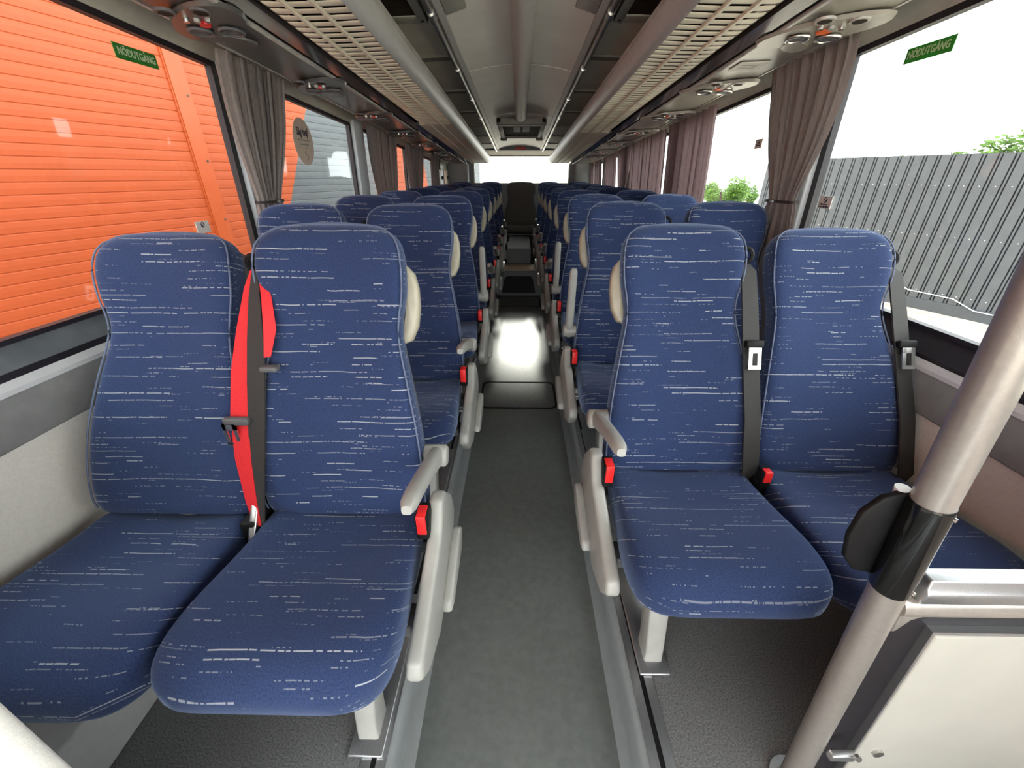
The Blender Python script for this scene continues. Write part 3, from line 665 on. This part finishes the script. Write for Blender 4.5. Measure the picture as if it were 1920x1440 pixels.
# ------------------------------------------------------------------ curtains
def curtain(s, y0, y1, gy, gw, tie_z, bot, label, m='curtain', x=1.092, folds=7, tie=True, straight=0.0, seed=1, xtop=1.062):
    rnd = random.Random(seed); ph = [rnd.uniform(0, 6.28) for _ in range(4)]; fa = [rnd.uniform(.45, 1.25) for _ in range(folds + 2)]
    top = zc(.466, (y0 + y1) / 2); N = folds * 10; Z = 40; mb = MB(); rows = []
    for i in range(Z + 1):
        t = i / Z; z = top + (bot - top) * t; tt = (top - tie_z) / (top - bot); row = []
        for j in range(N + 1):
            u = j / N; ya = y0 + (y1 - y0) * u; yb = gy + (u - .5) * gw
            if t <= tt:
                q = t / tt; k = (q ** 1.7) * (1 - straight) if not straight else 0
                k = k * k * (3 - 2 * k) * .35 + k * .65
            else:
                q = (t - tt) / max(1e-5, 1 - tt); k = max(0, 1 - .42 * math.sqrt(q))
                if straight: k = 0
            y = ya + (yb - ya) * k
            fu = folds * u; ff = fa[int(fu)] * (1 - fu % 1) + fa[int(fu) + 1] * (fu % 1)
            amp = .019 * ff * (1 - .35 * k) * (1 if not straight else .8)
            lean = xtop + (x - xtop) * min(1, (t / max(tt, .3)) ** .8)
            xx = lean + amp * math.sin(2 * PI * folds * u + ph[0] + .5 * math.sin(3 * u + ph[1]) + .4 * t) + .004 * math.sin(2 * PI * folds * 2.6 * u + ph[2]) + .006 * math.sin(5 * u + ph[3])
            y += .012 * ff * (1 - .5 * k) * math.sin(4 * PI * folds * u + ph[0] + 1.2)
            zz = zc(.466, y) + (z - top) if t < .5 else z + (zc(.466, y) - top) * (1 - t) * 2
            row.append((s * xx, y, zz))
        rows.append(row)
    yb, xb, zb = gy, s * x, bot
    c = thing('curtain', label, 'curtain', (xb, yb, zb), 'window curtains')
    mb.loft([[(a - xb, b - yb, cc - zb) for a, b, cc in r] for r in rows], cap=False, closed=False)
    put('cloth', mb, m, c, smooth=True, fixn=False)
    if tie:
        R = [(math.cos(a) * .034, math.sin(a) * gw * .56, tie_z - zb) for a in [2 * PI * i / 24 for i in range(25)]]
        mt = MB(); mt.loft([[(px * k, py * k, pz + dz) for k, dz in ((1, -.005), (1.06, -.005), (1.06, .005), (1, .005))] for px, py, pz in R], cap=False); put('tie_band', mt, 'tie', c)
        put('tie_clip', MB().box(-s * .044, -s * .034, -.010, .010, tie_z - zb - .004, tie_z - zb + .004), 'steel', c)
curtain(-1, 1.735, 2.15, 1.92, .165, 1.073, .80, 'grey curtain tied with a dark band, first on the left', x=1.086, folds=11, seed=3, xtop=1.030)
curtain(-1, 3.30, 3.98, 3.70, .50, 1.0, .82, 'grey curtain hanging between the second and third left windows', folds=8, tie=False, seed=5)
curtain(-1, 4.36, 5.12, 4.78, .52, 1.0, .82, 'grey curtain hanging between the third and fourth left windows', folds=8, tie=False, seed=8)
curtain(-1, 5.55, 6.05, 5.80, .40, 1.0, .82, 'narrow grey curtain beside the cream hinged window frame', folds=5, tie=False, seed=9)
curtain(1, 1.61, 2.07, 1.86, .17, 1.078, .78, 'grey brown curtain tied with a dark band, first on the right', x=1.086, folds=9, seed=12, xtop=1.030)
curtain(1, 2.66, 3.40, 3.03, .78, .9, .79, 'mauve curtain drawn across the second right window', 'curtain_mauve', folds=8, tie=False, straight=1, seed=14)
curtain(1, 3.52, 4.45, 3.98, 1.0, .9, .79, 'mauve curtain drawn across the third right window', 'curtain_mauve', folds=9, tie=False, straight=1, seed=15)
curtain(1, 4.52, 5.10, 4.85, .30, 1.02, .79, 'mauve curtain gathered before the fourth right window', 'curtain_mauve', folds=6, tie=False, seed=16)
curtain(1, 5.16, 5.75, 5.45, .6, .9, .79, 'short mauve curtain ending at the bright gap on the right', 'curtain_mauve', folds=6, tie=False, straight=1, seed=17)
curtain(1, 6.10, 6.45, 6.3, .34, .9, .79, 'reddish mauve curtain behind the bright gap on the right', 'curtain_mauve', folds=4, tie=False, straight=1, seed=18)
curtain(1, 6.60, 6.93, 6.8, .33, .9, .79, 'rearmost mauve curtain on the right, next to the corner', 'curtain_mauve', folds=4, tie=False, straight=1, seed=19)

# ------------------------------------------------------------------ signs and stickers on the glass
def text_mesh(txt, size, name):
    cu = bpy.data.curves.new(name, 'FONT'); cu.body = txt; cu.size = size; cu.align_x = 'CENTER'; cu.align_y = 'CENTER'; cu.extrude = .0004; cu.offset = size * .022; cu.resolution_u = 2
    o = bpy.data.objects.new(name, cu); COL.objects.link(o); bpy.context.view_layer.update()
    me = bpy.data.meshes.new_from_object(o.evaluated_get(bpy.context.evaluated_depsgraph_get())); me.name = name
    bpy.data.objects.remove(o); bpy.data.curves.remove(cu); return me
def text_on(parent, txt, size, m, s, dy=0, dz=0, wide=None):
    me = text_mesh(txt, size, 'lettering')
    if wide:
        ww = max(v.co.x for v in me.vertices) - min(v.co.x for v in me.vertices); k = wide / ww
        for v in me.vertices: v.co.x *= k
    o = link('lettering', me, m, parent, (-s * .0026, dy, dz)); o.rotation_euler = (PI / 2, 0, PI / 2 if s < 0 else -PI / 2); return o
GX = 1.146
def wxx(z, s): return s * (1.160 - .018 * (z - (.835 if s < 0 else .785)) / .8 - .006)
for s, yc, zz, lb in ((-1, 1.497, 1.488, 'green NÖDUTGÅNG emergency exit sticker on the orange-facing left window'), (1, 1.449, 1.484, 'green NÖDUTGÅNG emergency exit sticker on the bright right window')):
    e = thing('exit_sticker', lb, 'sign', (wxx(zz, s), yc, zz), 'emergency exit stickers')
    put('plate', MB().box(-.001, .001, -.076, .076, -.0185, .0185), 'sign_green', e); text_on(e, 'NÖDUTGÅNG', .026, 'sign_text', s, wide=.132)
ov = thing('oval_sticker', 'tan oval Säg hej! sticker on the second left window', 'sticker', (wxx(1.33, -1), 2.475, 1.33))
put('oval', MB().disc((0, 0, 0), (1, 0, 0), .112, .0012, 36, ry=.108), 'sticker_tan', ov)
text_on(ov, 'Säg hej!', .052, 'ink', -1, 0, .045, wide=.125)
for k, wd in ((.008, .13), (-.012, .10)): put('print_line', MB().box(.0012, .0018, -wd / 2, wd / 2, k - .003, k + .003), 'ceil_rib', ov)
mb = MB(); mb.tube([(.0018, .015, -.025), (.0018, -.012, -.05), (.0018, .022, -.070), (.0018, .0, -.085)], .0022, 6); put('doodle', mb, 'ceil_rib', ov)
def belt_sticker(s, y, z, wd, hd, lb, lines):
    e = thing('belt_sticker', lb, 'sticker', (wxx(z, s), y, z))
    put('plate', MB().box(-.001, .001, -wd / 2, wd / 2, -hd / 2, hd / 2), 'sticker_pale', e)
    q = -s
    d = put('pictogram', MB().disc((q * .001, 0, hd * .2), (q, 0, 0), hd * .24, .0006, 20), 'ink', e)
    mb = MB(); mb.tube([(q * .002, -hd * .12, hd * .34), (q * .002, hd * .1, hd * .08)], .0022, 6); mb.disc((q * .0015, 0, hd * .31), (q, 0, 0), hd * .055, .0008, 10); put('pictogram_figure', mb, 'sticker_pale', d)
    for k, (t, wi) in enumerate(lines): text_on(e, t, hd * .2, 'ink', s, 0, -hd * (.14 + .2 * k), wide=wd * wi)
belt_sticker(1, 1.683, 1.083, .070, .042, 'pale seat belt sticker at the edge of the front right window', [('Bli säkrare', .55), ('Ta på dig bältet', .8)])
belt_sticker(1, 2.268, 1.307, .062, .040, 'small pale sticker on the second right window beside the tied curtain', [('Bli säkrare', .55)])
belt_sticker(-1, 1.555, 1.006, .066, .040, 'pale seat belt sticker above the front left window seat', [])

# ------------------------------------------------------------------ entrance pole, modesty panel
PY = .40
def pox(z): return .600 - .086 * z                     # the pole leans towards the aisle as it rises
po = thing('grab_pole', 'pale metal grab pole with black sleeve in front of the right seats', 'pole', (.600, PY, 0))
L = lambda z, dx=0, dy=0: Vector((pox(z) - .600 + dx, dy, z))
put('tube', MB().tube([L(0), L(.6), L(1.615)], .0222, 28), 'alu_pole', po, smooth=True)
put('floor_flange', MB().tube([L(0), L(.012)], .04, 24), 'alu', po, smooth=True)
put('sleeve', MB().tube([L(.640), L(.645), L(.800), L(.805)], [.0232, .0245, .0245, .0232], 28), 'black_gloss', po, smooth=True)
fp = [(-.012, .648), (-.046, .656), (-.066, .682), (-.072, .725), (-.066, .768), (-.046, .795), (-.018, .806), (-.004, .806)]
put('sleeve_flap', MB().prism(fp, lambda x, z: tuple(L(z, x, .014)), lambda x, z: tuple(L(z, x, .024))), 'black', po, bevel=.003)
put('flap_liner', MB().tube([L(.785, -.018, .024), L(.806, -.018, .024)], [.008, .009], 12), 'sill_silver', po, smooth=True)
for z in (.652, .793): put('rivet', MB().disc(L(z, .013, -.0205), (.5, -1, 0), .0035, .002, 10), 'steel', po, smooth=True)
put('clamp', MB().box(L(.19)[0] + .016, L(.19)[0] + .062, -.034, -.020, .18, .20), 'alu', po, bevel=.003); put('clamp_screw', MB().disc(L(.205, .058, -.034), (0, -1, .4), .006, .006, 12), 'steel', po, smooth=True)
mp = thing('modesty_panel', 'cream modesty panel with black edge and silver rail beside the pole', 'partition', (.65, PY, 0))
X1 = .455
put('frame_rail', MB().tube([(-.082, 0, .604), (X1, 0, .606)], .0185, 20), 'alu_pole', mp, smooth=True)
put('frame_gusset', MB().prism([(-.076, .610), (-.030, .592), (-.055, .578), (-.070, .545)], lambda x, z: (x, -.012, z), lambda x, z: (x, .012, z)), 'alu_pole', mp, bevel=.004)
CP = [(-.016, .622), (.016, .622), (.017, .640), (.012, .650), (.012, .668), (-.012, .668), (-.013, .652), (-.018, .644)]
put('top_rail', MB().loft([[(x, y, z) for y, z in CP] for x in (-.066, X1)]), 'alu', mp, bevel=.003)
put('black_edge', MB().prism([(-.014, .0), (X1, .0), (X1, .59), (-.072, .59)], lambda x, z: (x, .004, z), lambda x, z: (x, .014, z)), 'gasket', mp)
put('edge_trim', MB().prism([(.033, .0), (X1, .0), (X1, .545), (-.004, .545)], lambda x, z: (x, -.008, z), lambda x, z: (x, .005, z)), 'alu', mp)
put('board', MB().prism([(.036, .0), (X1, .0), (X1, .538), (.001, .538)], lambda x, z: (x, -.011, z), lambda x, z: (x, .004, z)), 'board', mp, bevel=.004)
put('screw', MB().disc((.062, -.011, .165), (0, -1, 0), .0105, .005, 14), 'steel', mp, smooth=True)
# white panel corner low at the left of the entrance
lp = thing('entrance_panel', 'pale entrance panel edge in the lower left corner', 'partition', (-.72, .20, 0))
put('panel', MB().box(-.40, .192, -.015, .015, 0, .80), 'wall_cream', lp, bevel=.012, seg=3)
bb = thing('floor_box', 'grey box on the floor under the front left window seat', 'box', (-1.0, .42, 0)); put('body', MB().box(-.13, .10, -.25, .35, 0, .16), 'pillar', bb, bevel=.008)

# ------------------------------------------------------------------ outside
gd = put('ground', MB().box(-60, 60, -40, 60, -1.3, -1.2), 'gravel'); tag(gd, kind='structure')
WX0, WM = -4.2, .27
wl = thing('warehouse_wall', 'orange corrugated warehouse wall with grey slanted section outside the left windows', 'building', (-4.2, 1, -1.2))
wd = Vector((WM, 1, 0)).normalized(); wnn = Vector((1, -WM, 0)).normalized(); w0 = Vector((WX0, 1, 0))
sy = lambda y: (y - 1) / wd.y                       # position along the wall for a given depth y
def sheet(a0, a1, b0, b1, z0, z1, m, name='sheet'):  # a(z): left edge, b(z): right edge along the wall
    mb = MB(); P = .083; prof = [(0, .006), (.05, .006), (.11, .010), (.55, .0115), (.95, .0100)]; rows = []
    z = z0; k = 0
    while z < z1:
        for fz, d in prof:
            zz = z + fz * P; u = (zz - z0) / (z1 - z0)
            la = a0 + (a1 - a0) * u; lb_ = b0 + (b1 - b0) * u
            rows.append([w0 + wd * la + wnn * d + Vector((0, 0, zz)) - wl.location, w0 + wd * lb_ + wnn * d + Vector((0, 0, zz)) - wl.location])
        z += P
    mb.loft(rows, cap=False, closed=False); put(name, mb, m, wl, fixn=False)
def strip(la, lb_, z0, z1, m, name, d0=.0, d1=.03, la1=None, lb1=None):
    la1 = la if la1 is None else la1; lb1 = lb_ if lb1 is None else lb1
    mb = MB(); mb.loft([[w0 + wd * l + wnn * d + Vector((0, 0, z)) - wl.location for l, z in ((la, z0), (lb_, z0), (lb1, z1), (la1, z1))] for d in (d0, d1)]); return put(name, mb, m, wl)
ZB, ZT = -1.2, 4.4
def line_s(p, q):    # slanted edge through two (y, z) points -> positions at ZB and ZT
    k = (sy(q[0]) - sy(p[0])) / (q[1] - p[1]); return sy(p[0]) + k * (ZB - p[1]), sy(p[0]) + k * (ZT - p[1])
t0, t1 = sy(4.56), sy(4.70)
eA = line_s((5.62, .80), (6.27, 1.97)); eB = line_s((7.87, .89), (8.27, 1.64)); eC = line_s((9.43, .956), (9.30, 1.443))
sheet(-9, -9, t0, t0, ZB, ZT, 'orange_wall'); sheet(t1, t1, eA[0], eA[1], ZB, ZT, 'orange_wall')
strip(t0 - .01, t1 + .01, ZB, ZT, 'orange_trim', 'trim_strip', .0, .03); strip(t0 - .025, t0 - .012, ZB, ZT, 'orange_wall', 'trim_joint', .012, .022)
for k in range(9): put('screw', MB().disc(w0 + wd * (t1 - .03) + wnn * .03 + Vector((0, 0, -.9 + .55 * k)) - wl.location, wnn, .012, .006, 8), 'bark', wl)
sheet(eA[0], eA[1], eB[0], eB[1], ZB, ZT, 'grey_wall'); sheet(eB[0], eB[1], eC[0], eC[1], ZB, ZT, 'orange_wall'); sheet(eC[0], eC[1], sy(12.5), sy(12.5), ZB, ZT, 'grey_wall')
strip(sy(7.05), sy(7.12), ZB, ZT, 'grey_wall', 'trim_strip', .0, .03)
strip(-9, sy(12.5), ZT, ZT + .15, 'grey_wall', 'roof_edge', -.2, .1); strip(-9, sy(12.5), ZB, ZT, 'grey_wall', 'backing', -.3, -.1)

# steel fence on the right
fd = Vector((.415, -.91, 0)).normalized(); fn = Vector((-.91, -.415, 0)).normalized(); f0 = Vector((6.9, 10.4, 0))
fe = thing('sheet_metal_fence', 'grey ribbed sheet metal fence outside the right windows', 'fence', (6.9, 10.4, -1.2))
FT = 1.505
rib = .205
def fsheet():
    mb = MB(); rows = []
    for k in range(5):
        for a, d in ((0, 0), (.110, 0), (.113, -.06), (.130, -.06), (.133, 0), (.158, 0), (.161, -.06), (.178, -.06), (.181, 0)):
            p = fd * (k * rib + a) - fn * d * -1; rows.append([p + Vector((0, 0, .16)), p + Vector((0, 0, FT + 1.2))])
    p = fd * (5 * rib); rows.append([p + Vector((0, 0, .16)), p + Vector((0, 0, FT + 1.2))])
    mb.loft(rows, cap=False, closed=False); return mb.mesh('sheet', fixn=False)
FM = fsheet(); SCW = MB().disc((0, 0, 0), fn, .009, .006, 8).mesh('screw')
i = 0; p = -1.5
while p < 8.5:
    sh = link('sheet', FM, 'fence', fe, tuple(fd * p))
    for z in (.35, 1.35, 2.2):
        for k in range(5): link('screw', SCW, 'screw', sh, tuple(fd * (k * rib + .06) + fn * .002 + Vector((0, 0, z))))
    p += 5 * rib
mb = MB(); q0, q1 = fd * -1.5, fd * p
mb.loft([[a + fn * .04, a - fn * .06, a - fn * .06 + Vector((0, 0, .2)), a + fn * .04 + Vector((0, 0, .2))] for a in (q0, q1)]); put('base_board', mb, 'fence_base', fe)
for z in (.4, 1.3, 2.2):
    mb = MB(); mb.loft([[a - fn * .065 + Vector((0, 0, z)), a - fn * .10 + Vector((0, 0, z)), a - fn * .10 + Vector((0, 0, z + .05)), a - fn * .065 + Vector((0, 0, z + .05))] for a in (q0, q1)]); put('rail', mb, 'fence_base', fe)
put('fence_cable', MB().tube([fd * (.6 + k * .35) + fn * .05 + Vector((0, 0, .62 - .05 * k + .05 * math.sin(k * 2.1))) for k in range(14)], .009, 6), 'white_paint', fe, smooth=True)

def tree(x, y, h, rad, n, seed, label, blobs=7):
    rnd = random.Random(seed); t = thing('tree', label, 'tree', (x, y, -1.2), 'trees beyond the fence')
    put('trunk', MB().tube([(0, 0, 0), (.1, 0, h * .4), (0, .1, h * .8)], [.16, .11, .04], 8), 'bark', t, smooth=True)
    cs = [(rnd.uniform(-.7, .7) * rad, rnd.uniform(-.7, .7) * rad, h * rnd.uniform(.5, .98), rad * rnd.uniform(.35, .6)) for _ in range(blobs)]
    mb = MB()
    for i in range(n):
        c = rnd.choice(cs); d = Vector((rnd.gauss(0, 1), rnd.gauss(0, 1), rnd.gauss(0, 1))).normalized() * c[3] * rnd.uniform(.55, 1.05)
        p = Vector((c[0], c[1], c[2])) + d; a = Vector((rnd.gauss(0, 1), rnd.gauss(0, 1), rnd.gauss(0, 1))).normalized(); b = a.orthogonal().normalized(); L = rnd.uniform(.045, .10)
        mb.add([p - a * L, p + b * L * .45, p + a * L, p - b * L * .45], [(0, 1, 2, 3)])
    put('crown', mb, 'leaf', t, fixn=False)
for k, (x, y, h, r, n) in enumerate(((9.75, 10.3, 2.65, .62, 2600), (11.35, 10.6, 3.15, .85, 3800), (9.9, 12.4, 2.62, .6, 1800))):
    tree(x, y, h, r, n, 20 + k, ['leafy green tree just above the fence at the right edge', 'tallest green tree over the fence at the right edge', 'small green tree top showing over the fence'][k])
for k, (x, y, h, r, n) in enumerate(((11.2, 25.0, 1.95, 1.0, 4200), (12.9, 27.8, 1.70, 1.0, 3600), (15.0, 29.5, 1.55, .9, 2600), (13.6, 32.0, 1.7, 1.2, 2600))):
    tree(x, y, h, r, n, 40 + k, ['tall bright tree beside the drawn mauve curtain in the second right window', 'mid-height bright bush seen through the second right window', 'low bright bush near the white car', 'far low tree behind the brighter ones'][k])
van = thing('parked_car', 'white car parked far off behind the second right window', 'car', (13.7, 23.6, -1.2))
put('body', MB().box(-.85, .85, -1.9, 1.9, .25, .85), 'white_paint', van, bevel=.10, seg=3)
put('cabin', MB().loft([[(x * k, y * m + .1, z) for x, y in ((-.8, -1.2), (.8, -1.2), (.8, 1.2), (-.8, 1.2))] for z, k, m in ((.83, 1, 1), (1.38, .82, .72))]), 'white_paint', van, bevel=.06, seg=2)
put('windscreen', MB().loft([[(x * k, y, z) for x, y in ((-.66, yy), (.66, yy), (.66, yy + .02), (-.66, yy + .02))] for z, k, yy in ((.90, 1, -1.10), (1.30, .88, -.83))]), 'black_gloss', van)
for x in (-.8, .8):
    for y in (-1.25, 1.25): put('wheel', MB().tube([(x - .1, y, .31), (x + .1, y, .31)], .31, 18), 'black', van, smooth=True)
bn = thing('yellow_machine', 'small yellow machine on a mast beside the white car', 'machine', (15.9, 26.5, -1.2))
put('cab', MB().box(-.35, .35, -.3, .3, 1.55, 1.95), 'yellow', bn, bevel=.06); put('mast', MB().box(-.10, .10, -.10, .10, 0, 1.6), 'yellow', bn, bevel=.03)
